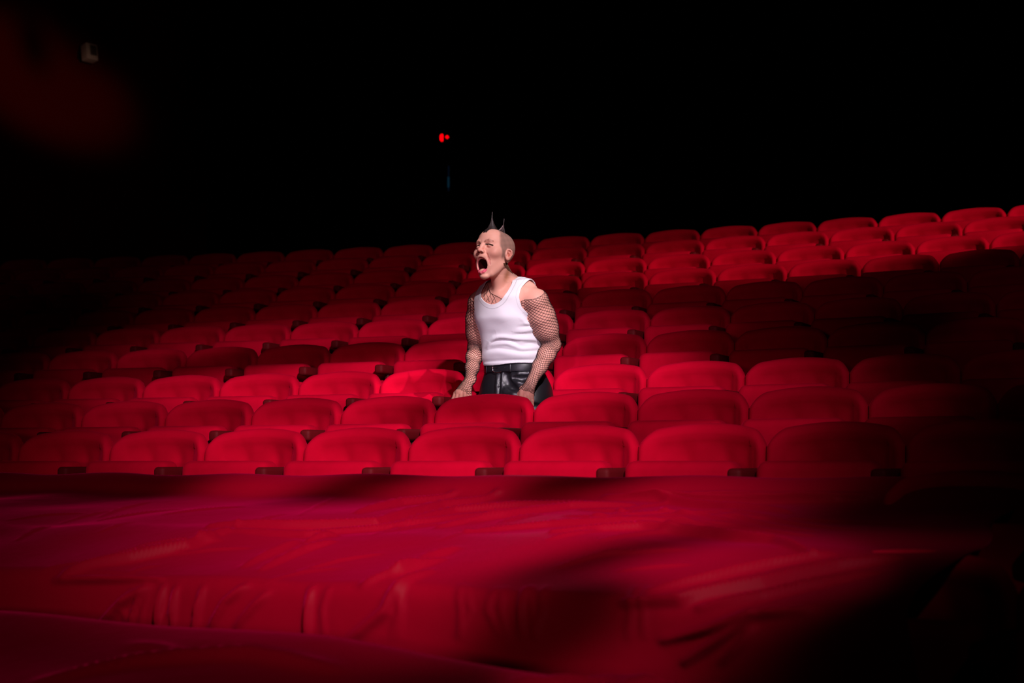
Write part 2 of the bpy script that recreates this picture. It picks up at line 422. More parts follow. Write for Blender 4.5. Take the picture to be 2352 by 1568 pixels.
        for ax in range(3):
            u, v = [(1, 2), (2, 0), (0, 1)][ax]
            sl0 = [slice(1, n[i]-1) for i in range(3)]; sl0[ax] = slice(0, n[ax]-1)
            sl1 = list(sl0); sl1[ax] = slice(1, n[ax])
            A, B = S[tuple(sl0)], S[tuple(sl1)]
            for flip, mk in ((0, A & ~B), (1, ~A & B)):
                E = np.argwhere(mk)+np.array([0 if i == ax else 1 for i in range(3)])
                def g(du, dv):
                    e = E.copy(); e[:, u] -= du; e[:, v] -= dv; return idx[e[:, 0], e[:, 1], e[:, 2]]
                q = np.stack([g(0, 0), g(1, 0), g(1, 1), g(0, 1)], 1)
                F.append(q[:, ::-1] if flip else q)
        F = np.concatenate(F)
        return V, F[(F >= 0).all(1)]
def clip_mesh(V, F, g):
    """keep the part with g>0; cut quads exactly along g=0"""
    T = np.concatenate([F[:, [0, 1, 2]], F[:, [0, 2, 3]]]); pos = (g > 0)[T]; ns = pos.sum(1)
    keep = T[ns == 3].tolist(); Vn = V.tolist(); cache = {}
    def cut(a, b):
        key = (min(a, b), max(a, b))
        if key not in cache:
            t = g[a]/(g[a]-g[b]); cache[key] = len(Vn); Vn.append((V[a]+(V[b]-V[a])*t).tolist())
        return cache[key]
    for t in T[(ns == 1) | (ns == 2)].tolist():
        p = [g[i] > 0 for i in t]
        if sum(p) == 1:
            i = p.index(True); a, b, c = t[i], t[(i+1) % 3], t[(i+2) % 3]; keep.append([a, cut(a, b), cut(a, c)])
        else:
            i = p.index(False); a, b, c = t[i], t[(i+1) % 3], t[(i+2) % 3]; x, y = cut(a, b), cut(a, c)
            keep.append([b, c, x]); keep.append([c, y, x])
    Vn = np.array(Vn); K = np.array(keep); used = np.unique(K); mp = np.full(len(Vn), -1); mp[used] = np.arange(len(used))
    return Vn[used], mp[K]
def set_color(o, C, A=None):
    a = o.data.color_attributes.new('tint', 'FLOAT_COLOR', 'POINT'); C = np.concatenate([C, np.ones((len(C), 1)) if A is None else A[:, None]], 1)
    a.data.foreach_set('color', C.astype(np.float32).ravel())
def attr_mat(m):
    nt = m.node_tree; n = nt.nodes.new('ShaderNodeAttribute'); n.attribute_name = 'tint'
    nt.links.new(n.outputs['Color'], nt.nodes['Principled BSDF'].inputs['Base Color'])
def strand(V, F, pts, rs, ns=4):
    """append a thin tube along pts"""
    pts = np.asarray(pts, float); n = len(pts)
    T = np.gradient(pts, axis=0); T /= np.linalg.norm(T, axis=1, keepdims=True)+1e-12
    up = np.array([.3, .2, .93]); o = len(V)
    for i in range(n):
        a = np.cross(T[i], up); a /= np.linalg.norm(a)+1e-9; b = np.cross(T[i], a); r = rs if np.isscalar(rs) else rs[i]
        for j in range(ns): V.append(pts[i]+r*(a*math.cos(2*math.pi*j/ns)+b*math.sin(2*math.pi*j/ns)))
    for i in range(n-1):
        for j in range(ns): F.append((o+i*ns+j, o+i*ns+(j+1) % ns, o+(i+1)*ns+(j+1) % ns, o+(i+1)*ns+j))

# ------------------------------------------------------------------ the shouting person
YAW = math.radians(30)
L_ = np.array([math.cos(YAW), -math.sin(YAW), 0]); F_ = np.array([-math.sin(YAW), -math.cos(YAW), 0]); U_ = np.array([0, 0, 1.])
HY, HP, HR = math.radians(37), math.radians(8), math.radians(1)
hf = np.array([-math.sin(HY)*math.cos(HP), -math.cos(HY)*math.cos(HP), math.sin(HP)])
hl = np.array([math.cos(HY), -math.sin(HY), 0.]); hu = np.cross(hf, hl)
hl, hu = hl*math.cos(HR)+hu*math.sin(HR), hu*math.cos(HR)-hl*math.sin(HR)
HC = W(1135, 585, 6.36); HAX = np.array([hl, hf, hu]); HS = 1.0
def H(l, f, u): return HC+HS*(hl*l+hf*f+hu*u)
def hax(yaw=0, pitch=0):
    """head axes turned a bit (yaw about up, pitch about left)"""
    c, s_ = math.cos(yaw), math.sin(yaw); l = hl*c+hf*s_; f = hf*c-hl*s_
    c, s_ = math.cos(pitch), math.sin(pitch); return np.array([l, f*c+hu*s_, hu*c-f*s_])
def rearY(x, extra=.05):
    R = RR[1]+extra; return CY+math.sqrt(R*R-(x-CX)**2)

VH = .0021
b0 = np.array([-.345, 6.02, CZ-.10]); 
lo = np.array([-.36, 6.02, W(1176, 935, 6.4)[2]]); hi = np.array([.30, 6.86, W(1131, 515, 6.4)[2]])
B = Vol(lo, hi, VH)
# torso sections measured down the figure
def sec(px, py, Y, a, b): return (W(px, py, Y), a, b)
torso = [sec(1180, 862, 6.58, .120, .086), sec(1180, 848, 6.58, .129, .096), sec(1178, 825, 6.57, .129, .098),
         sec(1177, 795, 6.55, .133, .102), sec(1174, 765, 6.52, .137, .104), sec(1164, 735, 6.485, .138, .106), sec(1159, 705, 6.465, .134, .097),
         sec(1156, 685, 6.45, .126, .092), sec(1160, 668, 6.45, .112, .074), sec(1166, 655, 6.45, .085, .058)]
B.sections(torso, L_, F_, k=0)
shL, shR = W(1233, 690, 6.36), W(1100, 697, 6.54)
nb = W(1169, 660, 6.45)
B.cone(nb-U_*.01, shL, .046, .043, .05); B.cone(nb-U_*.01+L_*-.02, shR, .046, .043, .05)
B.cone(W(1172, 652, 6.48), W(1216, 667, 6.42), .038, .033, .04); B.cone(W(1163, 653, 6.49), W(1112, 678, 6.54), .038, .033, .04)
TORSO = B.copy()
# neck
B.cone(W(1167, 664, 6.47), H(0, -.038, -.050), .050, .044, .035)
B.cone(H(.036, -.026, -.05), W(1141, 673, 6.385), .009, .008, .025)      # sternomastoid
B.cone(H(.0, -.01, -.085), W(1152, 670, 6.42), .018, .026, .03)
B.cone(W(1150, 678, 6.375), W(1205, 668, 6.36), .009, .011, .022)        # collar bones
# ---------------- head
B.ell(H(0, -.017, .033), (.0745, .089, .079), HAX, .01)
B.ell(H(0, .026, .056), (.061, .060, .0545), HAX, .02)
B.ell(H(0, -.048, .046), (.058, .050, .058), HAX, .02)
B.ell(H(0, .028, -.015), (.061, .058, .080), HAX, .03)
B.ell(H(0, .036, -.066), (.044, .044, .043), HAX, .022)
for sgn in (1, -1):
    B.cone(H(.051*sgn, .004, -.050), H(.026*sgn, .044, -.102), .013, .0125, .022)      # jaw
    B.ell(H(.042*sgn, .060, -.014), (.023, .021, .019), HAX, .018)                    # cheek bulge
    B.ell(H(.051*sgn, .038, .002), (.018, .03, .018), HAX, .02)
B.ell(H(0, .060, -.1165), (.021, .016, .0125), HAX, .018)
B.line([H(-.018, .076, -.1095), H(0, .0815, -.1115), H(.018, .076, -.1095)], [.002, .0035, .002], .006, 's')                                # chin
B.cone(H(-.032, .072, .038), H(.032, .072, .038), .0115, .0115, .02)                 # brow
for sgn in (1, -1):
    B.ell(H(.0315*sgn, .0965, .021), (.0175, .017, .0115), HAX, .014, 's')            # sockets
    B.ell(H(.0315*sgn, .0700, .0205), (.0150, .0155, .0138), HAX, .004)               # lids over eyeball
B.line([H(0, .081, .034), H(0, .092, .016), H(0, .105, -.004)], [.0075, .0075, .0080], .012)   # nose
B.ell(H(0, .1060, -.006), (.0088, .0095, .0080), HAX, .006)
for sgn in (1, -1):
    B.ell(H(.0115*sgn, .0940, -.0095), (.0072, .0105, .0075), HAX, .006)
    B.ell(H(.0065*sgn, .1030, -.0170), (.0044, .0065, .0055), HAX, .002, 's')
B.ell(H(0, .080, -.030), (.026, .015, .012), HAX, .012)                               # upper lip mound
# lips around a wide open mouth
MC = -.0675; ML = -.004; RL, RU = .0325, .0385
def ring(n):
    P = []
    for i in range(n+1):
        t = 2*math.pi*i/n; c, s_ = math.cos(t), math.sin(t)
        P.append(H(ML+RL*c*(1-.25*max(0, -s_)), .0865-.0105*(1-s_)-.0125*c*c, MC+RU*s_))
    return P
MR = ring(24)
B.line(MR, [.0052]*25, .009)
# features read off the near side of the face and mirrored to the far side
def loc(pts):
    o = []
    for x, y in pts:
        h_ = B.hit(x, y); d = h_-HC; o.append((abs(d@hl), d@hf, d@hu))
    return o
FNASO = loc([(1111, 574.5), (1118.5, 584), (1123.8, 597), (1126.5, 607)])
FBROW = loc([(1114, 554.5), (1118, 551.5), (1124, 550), (1132, 553.5)])
FEYE = loc([(1115.5, 561), (1120, 560.8), (1126, 561.2), (1131.5, 563.2)])
FLID = loc([(1116, 558), (1123, 555.8), (1132, 558)]); FBAG = loc([(1116, 565.5), (1122, 568), (1129, 568)])
def mline(P, rs, k, op='u', dig=0.):
    for sgn in (1, -1): B.line([H(a*sgn, b+dig, c) for a, b, c in P], rs, k, op)
mline(FNASO, [.0010, .0016, .0015, .0006], .006, 's')
mline(FBROW, [.0012, .0016, .0016, .0008], .006); mline(FEYE, [.0010, .0020, .0020, .0008], .002, 's')

B.ell(H(ML, .083, MC), (.0288, .050, .0335), HAX, .003, 's')
B.ell(H(ML, .056, MC-.024), (.0195, .024, .0120), HAX, .004)                           # tongue
UT = [(0, .0835, -.0370), (.010, .082, -.0385), (.019, .076, -.0450)]
for sgn in (1, -1): B.line([H(a*sgn+ML, b, c) for a, b, c in UT], [.0030, .0030, .0022], .002)           # upper teeth
LL = [(-.020, .071, -.088), (-.012, .0755, -.0985), (0, .0775, -.102), (.012, .0755, -.0985), (.020, .071, -.088)]
B.line([H(a+ML, b, c) for a, b, c in LL], [.0028, .0050, .0056, .0050, .0028], .006)     # fuller lower lip
# ears
for sgn in (1, -1):
    ea = np.array([hl*.86*sgn+hf*.51, hf*.86-hl*.51*sgn, hu]); ES = .76
    ec = H(.074*sgn, -.006, -.006); E = lambda a, b, c: ec+(ea[0]*a+ea[1]*b+ea[2]*c)*ES
    B.ell(E(.002, -.002, 0), (.005, .0155, .026), ea, .006)
    B.cone(E(-.004, .004, .0), E(-.012, .004, 0), .012, .016, .008)
    B.line([E(.005, .012, .004), E(.008, .008, .023), E(.009, -.006, .029), E(.010, -.017, .020), E(.010, -.020, .002), E(.008, -.012, -.016)], [.003, .0036, .004, .0042, .0038, .0035], .0025)
    B.ell(E(.004, .003, -.0225), (.006, .009, .0095), ea, .005)
    B.ell(E(.009, .0015, -.001), (.0085, .0068, .0105), ea, .002, 's')
    B.line([E(.009, .003, .0175), E(.0105, -.007, .0165), E(.010, -.0125, .002)], [.0028, .0036, .003], .003, 's')
    B.ell(E(.005, .0115, -.004), (.004, .003, .005), ea, .003)
# ---------------- arms
elL, wrL = W(1268, 791, 6.47), W(1221, 876, 6.330)
elR, wrR = W(1093, 800, 6.66), W(1079, 874, 6.475)
def arm(sh, el, wr, s=1):
    d = unit(el-sh); e = unit(wr-el)
    B.line([sh, sh+d*.08, sh+(el-sh)*.62, el], [.046*s, .0525*s, .0475*s, .038*s], .035)
    B.line([el, el+e*.065, el+(wr-el)*.6, wr], [.036*s, .0375*s, .031*s, .0240*s], .02)
arm(shL, elL, wrL); arm(shR, elR, wrR, .93)
ARMS = [(shL, elL, wrL), (shR, elR, wrR)]
# ---------------- hands closed over the top rear edge of the seat in front
def hand(wr, kn, tips, thumb, nrm):
    """kn: four knuckles index..little; tips: per finger (middle joint, end joint, tip)"""
    kn = [np.asarray(k_) for k_ in kn]
    for i, k_ in enumerate(kn): B.cone(wr, k_, .0165, .0115, .012, flat=(nrm, 1.25))
    B.cone(wr-(kn[1]-wr)*.15, (kn[1]+kn[2])/2, .0235, .021, .012, flat=(nrm, 1.5))
    for k_, t in zip(kn, tips): B.line([k_]+t, [.0108, .0098, .0086, .0076], .003)
    B.line([wr+(kn[0]-wr)*.25]+thumb, [.0145, .0125, .0105, .0088], .006)
def P3(px, py, dy):          # point at pixel, dy metres behind the crest of the row-2 backrest
    x0 = (px-1176)/FPX*6.3; return W(px, py, rearY(x0, .046)+dy)
hand(wrL, [P3(1198, 897, .030), P3(1206, 901, .034), P3(1214, 905, .038), P3(1221, 908, .046)],
     [[P3(1196, 913, .012), P3(1198, 926, .014), P3(1201, 935, .022)],
      [P3(1204, 917, .013), P3(1206, 930, .015), P3(1208, 939, .022)],
      [P3(1213, 919, .014), P3(1214, 931, .016), P3(1215, 940, .023)],
      [P3(1222, 920, .018), P3(1222, 930, .019), P3(1222, 938, .026)]],
     [P3(1200, 892, .062), P3(1194, 904, .050), P3(1190, 915, .036)], unit(np.array([-.3, -.6, .75])))
hand(wrR, [P3(1068, 900, .034), P3(1060, 899, .034), P3(1053, 900, .036), P3(1047, 903, .042)],
     [[P3(1068, 914, .013), P3(1071, 926, .014), P3(1073, 935, .022)],
      [P3(1058, 914, .013), P3(1060, 927, .014), P3(1062, 937, .022)],
      [P3(1049, 915, .013), P3(1050, 928, .015), P3(1052, 938, .022)],
      [P3(1042, 916, .016), P3(1042, 927, .018), P3(1044, 935, .026)]],
     [P3(1077, 893, .062), P3(1078, 906, .046), P3(1074, 917, .030)], unit(np.array([-.2, -.6, .75])))
Vb, Fb = B.mesh()

def headlocal(P): q = (P-HC)/HS; return q@hl, q@hf, q@hu
def ss(x, a, b): t = np.clip((x-a)/(b-a), 0, 1); return t*t*(3-2*t)
SPEC = np.ones(1)
def body_tint(P):
    global SPEC
    SPEC = np.ones(len(P)); n = len(P); l, f, u = headlocal(P)
    skin = np.array([.80, .385, .29]); C = np.tile(skin, (n, 1))
    def mixc(c, wgt): C[:] = C*(1-wgt[:, None])+np.array(c)*wgt[:, None]
    head = (np.abs(l) < .11) & (u > -.14) & (f > -.14) & (np.abs(f) < .15) & (u < .15)
    hm = head.astype(float)
    al = np.abs(l)
    blob = lambda l0, f0, u0, r: np.exp(-(((al-l0)/r)**2+((f-f0)/r)**2+((u-u0)/r)**2))*hm
    mixc((.70, .22, .17), .55*blob(.045, .065, -.015, .022)); mixc((.66, .2, .16), .5*blob(0, .11, -.004, .012))
    mixc((.68, .22, .17), .4*blob(.078, -.015, .0, .03))
    # shaved sides of the head
    ear = np.exp(-(((al-.080)/.014)**2+((f+.008)/.019)**2+((u+.006)/.026)**2)*1.0)
    noise = .5+.5*np.sin(f*140+u*90)*np.sin(u*170-f*60)
    line_f = .047-.35*np.clip(.02-u, 0, .1)-.5*np.clip(u-.07, 0, .1)
    stub = ss(line_f-f, -.004, .012)*ss(u, -.05, -.01)*hm*(ear < .25)
    stub = np.maximum(stub, hm*ss(-f, .045, .065)*ss(u, -.10, -.05)*(ear < .25))
    mixc((.23, .135, .105), stub*(.78+.12*noise))
    cz = np.exp(-(((al-.079)/.010)**2+((f+.008)/.009)**2+((u+.007)/.013)**2))*hm; mixc((.45, .10, .06), .8*cz)  # ear hollow tinted darker to stand for its shade
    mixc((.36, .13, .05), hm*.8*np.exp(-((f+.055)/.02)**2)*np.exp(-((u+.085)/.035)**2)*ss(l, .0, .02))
    # brows, eyes, lips, mouth
    def seg(pts, r, c, amt=1.):
        d = np.full(n, 9.)
        Q = np.stack([al, f, u], 1)
        for i in range(len(pts)-1):
            a = np.array(pts[i]); b = np.array(pts[i+1]); ba = b-a; t = np.clip(((Q-a)@ba)/(ba@ba), 0, 1)
            d = np.minimum(d, np.linalg.norm(Q-a-t[:, None]*ba, axis=1))
        mixc(c, amt*(1-ss(d, r*.6, r*1.25))*hm)
    seg(FBROW, .0042, (.26, .09, .06), .75)
    seg(FLID, .0014, (.45, .16, .12), .6); seg(FBAG, .0014, (.55, .2, .15), .4)  # shade of the lid creases drawn into the skin colour
    seg(FEYE, .0038, (.020, .009, .008), 1.)
    seg([FEYE[0], (FEYE[0][0]+.002, FEYE[0][1], FEYE[0][2])], .0014, (.6, .42, .4), .7)
    seg(FNASO, .0030, (.48, .15, .12), .6)  # smile fold painted dark, as its crease shade
    seg([(.0065, .104, -.0165), (.0075, .100, -.0155)], .0055, (.05, .012, .010), .95)  # nostril shade painted near black
    Q = np.stack([l, f, u], 1)
    def dist(ring_):
        d = np.full(n, 9.)
        for i in range(len(ring_)-1):
            a, b = ring_[i], ring_[i+1]; ba = b-a; t = np.clip(((Q-a)@ba)/(ba@ba), 0, 1); d = np.minimum(d, np.linalg.norm(Q-a-t[:, None]*ba, axis=1))
        return d
    ring_ = np.array([[(p-HC)@hl, (p-HC)@hf, (p-HC)@hu] for p in MR])
    mixc((.66, .17, .19), .85*(1-ss(dist(ring_), .0065, .0095))*hm)
    lim = .0865-.0105*(1-(u-MC)/RU)-.0125*((l-ML)/RL)**2-.0005
    inm = (((l-ML)/.0312)**2+((u-MC)/.0355)**2 < 1) & (f > .02) & (f < lim) & head
    C[inm] = (.045, .004, .006)
    C[inm & (((l/.0210)**2+((f-.056)/.026)**2+((u-MC+.024)/.0135)**2) < 1.15)] = (.66, .07, .12)
    for sg in (1, -1): C[inm & (dist(np.array([(a*sg+ML, b, c) for a, b, c in UT])) < .0036)] = (.30, .10, .10)
    mixc((.78, .10, .17), (1-ss(dist(np.array([(a+ML, b, c) for a, b, c in LL])), .0060, .0085))*hm)
    SPEC[:] = 1; SPEC[inm] = .05; de = np.full(n, 9.); QA = np.stack([al, f, u], 1)
    for i in range(3):
        a = np.array(FEYE[i]); b = np.array(FEYE[i+1]); ba = b-a; t = np.clip(((QA-a)@ba)/(ba@ba), 0, 1); de = np.minimum(de, np.linalg.norm(QA-a-t[:, None]*ba, axis=1))
    SPEC[de < .0055] = .05; SPEC[:] *= 1-.7*np.clip(stub, 0, 1)
    # warmer knuckles and finger tips
    hz = P[:, 2] < W(1176, 893, 6.35)[2]
    mixc((.66, .24, .18), .5*hz)
    return C
M['skin'] = mat('skin', (.7, .36, .27), .5, spec=.22); attr_mat(M['skin']); bump(M['skin'], 220, .12, .0008)
bs = M['skin'].node_tree.nodes['Principled BSDF']; bs.inputs['Subsurface Weight'].default_value = .06; bs.inputs['Subsurface Radius'].default_value = (.012, .004, .002); bs.inputs['Subsurface Scale'].default_value = .6
person = empty('person', (float(W(1184, 925, 6.60)[0]), float(W(1184, 925, 6.60)[1]), ZZ[2]+CZ-SEATH))
tag(person, 'shouting person in white tank top, fishnet sleeves and black leather trousers, gripping a red seatback', 'person')
def pobj(name, V, F, m, parent=None, smooth=True):
    parent = parent or person
    base = np.array(person.location)
    if isinstance(F, np.ndarray): return mesh_obj(name, np.asarray(V)-base, F, m, parent, smooth)
    return mesh_obj(name, (np.asarray(V)-base), F, m, parent, smooth)
body = pobj('body', Vb, Fb, M['skin']); set_color(body, body_tint(Vb), SPEC)
nt = M['skin'].node_tree; an = [n_ for n_ in nt.nodes if n_.type == 'ATTRIBUTE'][0]; mu = nt.nodes.new('ShaderNodeMath'); mu.operation = 'MULTIPLY'; mu.inputs[1].default_value = .25
nt.links.new(an.outputs['Alpha'], mu.inputs[0]); nt.links.new(mu.outputs[0], bs.inputs['Specular IOR Level'])

# ---------------- tank top
S = TORSO.copy(); S.D = S.D-.0065
S.D = np.where(S.D > .9, .9, S.D).astype(np.float32)
front = lambda px, py, off=0.: S.hit(px, py, off=off)
# looser cloth over the belt and creases
blouse = [sec(1181, 834, 6.575, .140, .104), sec(1180, 826, 6.57, .146, .112), sec(1180, 812, 6.565, .143, .112), sec(1179, 796, 6.56, .140, .108)]
S.sections(blouse, L_, F_, k=.012)
Vs, Fs = S.mesh()
FOLDS = [  # (pixels along the fold, height mm, width above px, width below px)
 ([(1121, 800), (1124, 790), (1130, 781), (1141, 774), (1157, 772.5), (1172, 775), (1192, 777), (1231, 778), (1244, 788)], 8, 5, 4),
 ([(1128, 792), (1145, 789), (1164, 787), (1181, 793), (1197, 800), (1220, 799), (1243, 797)], 6, 4, 5),
 ([(1131, 785), (1150, 780.5), (1170, 781.5), (1188, 787)], -6, 5, 4), ([(1205, 788), (1222, 788), (1240, 792)], -4, 4, 4),
 ([(1180, 760), (1200, 760), (1222, 756), (1238, 750)], 4, 7, 4), ([(1184, 767), (1210, 767), (1236, 764)], -4, 4, 5),
 ([(1190, 750), (1208, 750), (1228, 746)], -3, 4, 4), ([(1200, 742), (1214, 742), (1226, 740)], 3, 4, 4),
 ([(1120, 783), (1128, 768), (1140, 764)], -4, 8, 8),
 ([(1113, 818), (1126, 811), (1145, 808), (1175, 812), (1210, 814), (1240, 810)], 7, 8, 9),
 ([(1122, 803), (1145, 800), (1170, 803), (1195, 808), (1235, 805)], -4, 4, 4),
 ([(1113, 831), (1140, 829), (1180, 827), (1243, 825)], -4, 5, 4), ([(1113, 836), (1180, 834), (1243, 832)], 3, 3, 3),
 ([(1203, 722), (1213, 735), (1224, 744)], -5, 5, 4), ([(1196, 730), (1206, 740), (1216, 746)], 3, 5, 4),
 ([(1135, 700), (1150, 715), (1160, 740)], 2, 14, 14), ([(1110, 720), (1130, 742), (1165, 750)], -3, 14, 14)]
def fold_disp(P):
    X, Y, Z = P[:, 0], P[:, 1], P[:, 2]-CZ; d = Y*CP+Z*SP; px, py = 1176+FPX*X/d, 784-FPX*(-Y*SP+Z*CP)/d
    o = np.zeros(len(P))
    for pts, h, wu, wd in FOLDS:
        Q = []                                     # resample the polyline smoothly
        pts = np.array(pts, float); t = np.linspace(0, len(pts)-1, 40); xs = np.interp(t, range(len(pts)), pts[:, 0]); ys = np.interp(t, range(len(pts)), pts[:, 1])
        k = np.ones(5)/5; xs = np.convolve(np.pad(xs, 2, mode='edge'), k, 'valid'); ys = np.convolve(np.pad(ys, 2, mode='edge'), k, 'valid')
        best = np.full(len(P), 1e9); sg = np.zeros(len(P)); par = np.zeros(len(P))
        for i in range(39):
            ax, ay, bx, by = xs[i], ys[i], xs[i+1], ys[i+1]; dx, dy = bx-ax, by-ay; L = dx*dx+dy*dy+1e-9
            tt = np.clip(((px-ax)*dx+(py-ay)*dy)/L, 0, 1); ex, ey = px-ax-tt*dx, py-ay-tt*dy; q = ex*ex+ey*ey; m = q < best
            best = np.where(m, q, best); sg = np.where(m, ey, sg); par = np.where(m, (i+tt)/39, par)
        wv = np.where(sg < 0, wu, wd); o += h*.001*np.exp(-best/wv**2)*np.sqrt(np.clip(np.sin(np.pi*np.clip(par*.9+.05, 0, 1)), 0, 1))
    return o
nrm_ = S.grad(Vs); facing = np.clip(-nrm_[:, 1]*2.5+.3, 0, 1)
Vs = Vs+nrm_*(fold_disp(Vs)*facing)[:, None]
cchest = W(1158, 690, 6.45)
q = Vs-cchest; sl_, sf_, su_ = q@L_, q@F_, q[:, 2]
zn = W(1160, 660, 6.45)[2]-cchest[2]
hem = W(1180, 838, 6.57)[2]-cchest[2]+.004*np.sin(sl_*20)
ctr = -.004-.01*0
gn_f = np.sqrt(((sl_-ctr)/.079)**2+((su_-zn-.012)/.098)**2)-1; gn_b = np.sqrt(((sl_-ctr)/.079)**2+((su_-zn-.03)/.06)**2)-1
gn = np.where(sf_ > -.01, gn_f, gn_b)*.08
gn = np.where(su_ > zn+.012, (np.abs(sl_-ctr)/.079-1)*.08, gn)
def armcut(s):
    hh = su_-zn; lim = np.interp(hh, [-.20, -.155, -.13, -.10, -.06, -.02, .02], [.30, .175, .138, .122, .117, .120, .128])
    return lim-s
ga = np.minimum(armcut(sl_), armcut(-sl_))
ghem = su_-hem
G = np.minimum(np.minimum(gn, ga), ghem)
Vt, Ft = clip_mesh(Vs, Fs, G)
q = Vt-cchest; sl_, sf_, su_ = q@L_, q@F_, q[:, 2]
gn_f = np.sqrt(((sl_-ctr)/.079)**2+((su_-zn-.012)/.098)**2)-1; gn_b = np.sqrt(((sl_-ctr)/.079)**2+((su_-zn-.03)/.06)**2)-1
gn = np.where(su_ > zn+.012, (np.abs(sl_-ctr)/.079-1)*.08, np.where(sf_ > -.01, gn_f, gn_b)*.08)
ga = np.minimum(armcut(sl_), armcut(-sl_))
edge = np.minimum(gn*1.05, ga)
Ct = np.tile(np.array([.80, .78, .80]), (len(Vt), 1)); st = np.exp(-((gn-.0155)/.0011)**2)*.45+np.exp(-((ga-.013)/.001)**2)*.25
Ct *= (1-st)[:, None]
M['cotton'] = mat('white_ribbed_cotton', (.8, .78, .8), .85, sheen=.25, sheen_tint=(1, 1, 1), spec=.1); attr_mat(M['cotton']); bump(M['cotton'], 300, .2, .0006)
shirt = pobj('tank_top', Vt, Ft, M['cotton']); set_color(shirt, Ct); shirt['label'] = 'white ribbed cotton tank top'
sm = shirt.modifiers.new('thick', 'SOLIDIFY'); sm.thickness = .0028; sm.offset = 1

# ---------------- trousers, belt, boots
plo = np.array([-.28, 6.22, ZZ[2]+CZ-SEATH-.01]); phi = np.array([.34, 6.95, W(1180, 838, 6.57)[2]])
P_ = Vol(plo, phi, .004)
zs = [ZZ[2]+CZ-SEATH+.02]
hipL, hipR = W(1184, 925, 6.60)+L_*.088-U_*.02, W(1184, 925, 6.60)-L_*.088-U_*.02
zf = ZZ[2]+CZ-SEATH
legs = []
for hp, sg in ((hipL, 1), (hipR, -1)):
    kn = np.array([hp[0], hp[1], zf+.47])+F_*.03+L_*.02*sg; an = np.array([hp[0], hp[1], zf+.09])-F_*.02+L_*.03*sg
    P_.line([hp, hp+(kn-hp)*.5, kn, kn+(an-kn)*.35, an], [.098, .088, .066, .064, .050], .03); legs.append((kn, an))
P_.sections([sec(1184, 925, 6.60, .176, .130), sec(1185, 892, 6.60, .176, .127), sec(1183, 868, 6.60, .154, .115), sec(1181, 846, 6.585, .136, .102), sec(1180, 840, 6.58, .135, .101)], L_, F_, k=.03)
def pc(pts, r, k, op='s', dig=-.2):
    Q = [P_.hit(px, py) for px, py in pts]; Q = [q_ for q_ in Q if q_ is not None]
    Q = [q_+unit(ray(pts[0][0], pts[0][1]))*(r*dig) for q_ in Q]
    if len(Q) > 1: P_.line(Q, [r*.5]+[r]*(len(Q)-2)+[r*.5], k, op)
pc([(1150, 858), (1149, 875), (1148, 890), (1147, 915)], .0045, .008)
pc([(1142, 858), (1141, 885), (1140, 910)], .004, .01, 'u', .3)
pc([(1154, 857), (1153, 880), (1151, 905)], .005, .010, 'u', .3)
pc([(1178, 862), (1192, 858), (1215, 857), (1232, 860)], .007, .014, 'u', .4)
pc([(1172, 870), (1190, 878), (1212, 880), (1228, 874)], .006, .016, 'u', .3)
pc([(1180, 868), (1200, 870), (1225, 866)], .008, .014, 's', -.4)
pc([(1164, 862), (1168, 880), (1180, 895), (1200, 905)], .009, .02, 's', -.3)
pc([(1160, 900), (1180, 905), (1195, 903)], .008, .02, 'u', .5)
Vp, Fp = P_.mesh()
M['leather'] = mat('black_leather', (.012, .011, .014), .42, spec=.55); bump(M['leather'], 40, .15, .004)
tr = pobj('trousers', Vp, Fp, M['leather']); tr['label'] = 'shiny black leather trousers'
M['belt'] = mat('black_belt_leather', (.010, .009, .012), .42, spec=.4); bump(M['belt'], 260, .2, .001)
M['steel'] = mat('polished_steel', (.72, .68, .70), .18, metal=1.)
cW = W(1181, 847, 6.585); zb0 = W(1181, 856, 6.58)[2]; zb1 = W(1181, 837, 6.58)[2]; zc = (zb0+zb1)/2; hb = (zb1-zb0)/2
def waist(t, r=0.):
    ca, sa = math.cos(t), math.sin(t); e = 2/2.3
    a, b = .140+r, .106+r
    return cW+L_*a*math.copysign(abs(ca)**e, ca)+F_*b*math.copysign(abs(sa)**e, sa)
n = 96; V = []; F = []
sect = [(-.002, -hb), (.0028, -hb), (.0035, -hb+.002), (.0035, hb-.002), (.0028, hb), (-.002, hb)]
for i in range(n):
    for r, dz in sect:
        p = waist(2*math.pi*i/n, r+.001); V.append((p[0], p[1], zc+dz))
F = grid_faces(n, len(sect), True, True)
belt = pobj('belt', V, F, M['belt']); belt['label'] = 'black leather belt with punched holes'
def tfor(px):
    return min((abs(proj([*waist(t)[:2], zc])[0]-px), t) for t in np.linspace(.1, math.pi-.1, 400))[1]
V = []; F = []
tb = tfor(1140); t0, t1 = tfor(1134.5), tfor(1150)
def wp(t, r, dz): p = waist(t, r); return np.array([p[0], p[1], zc+dz])
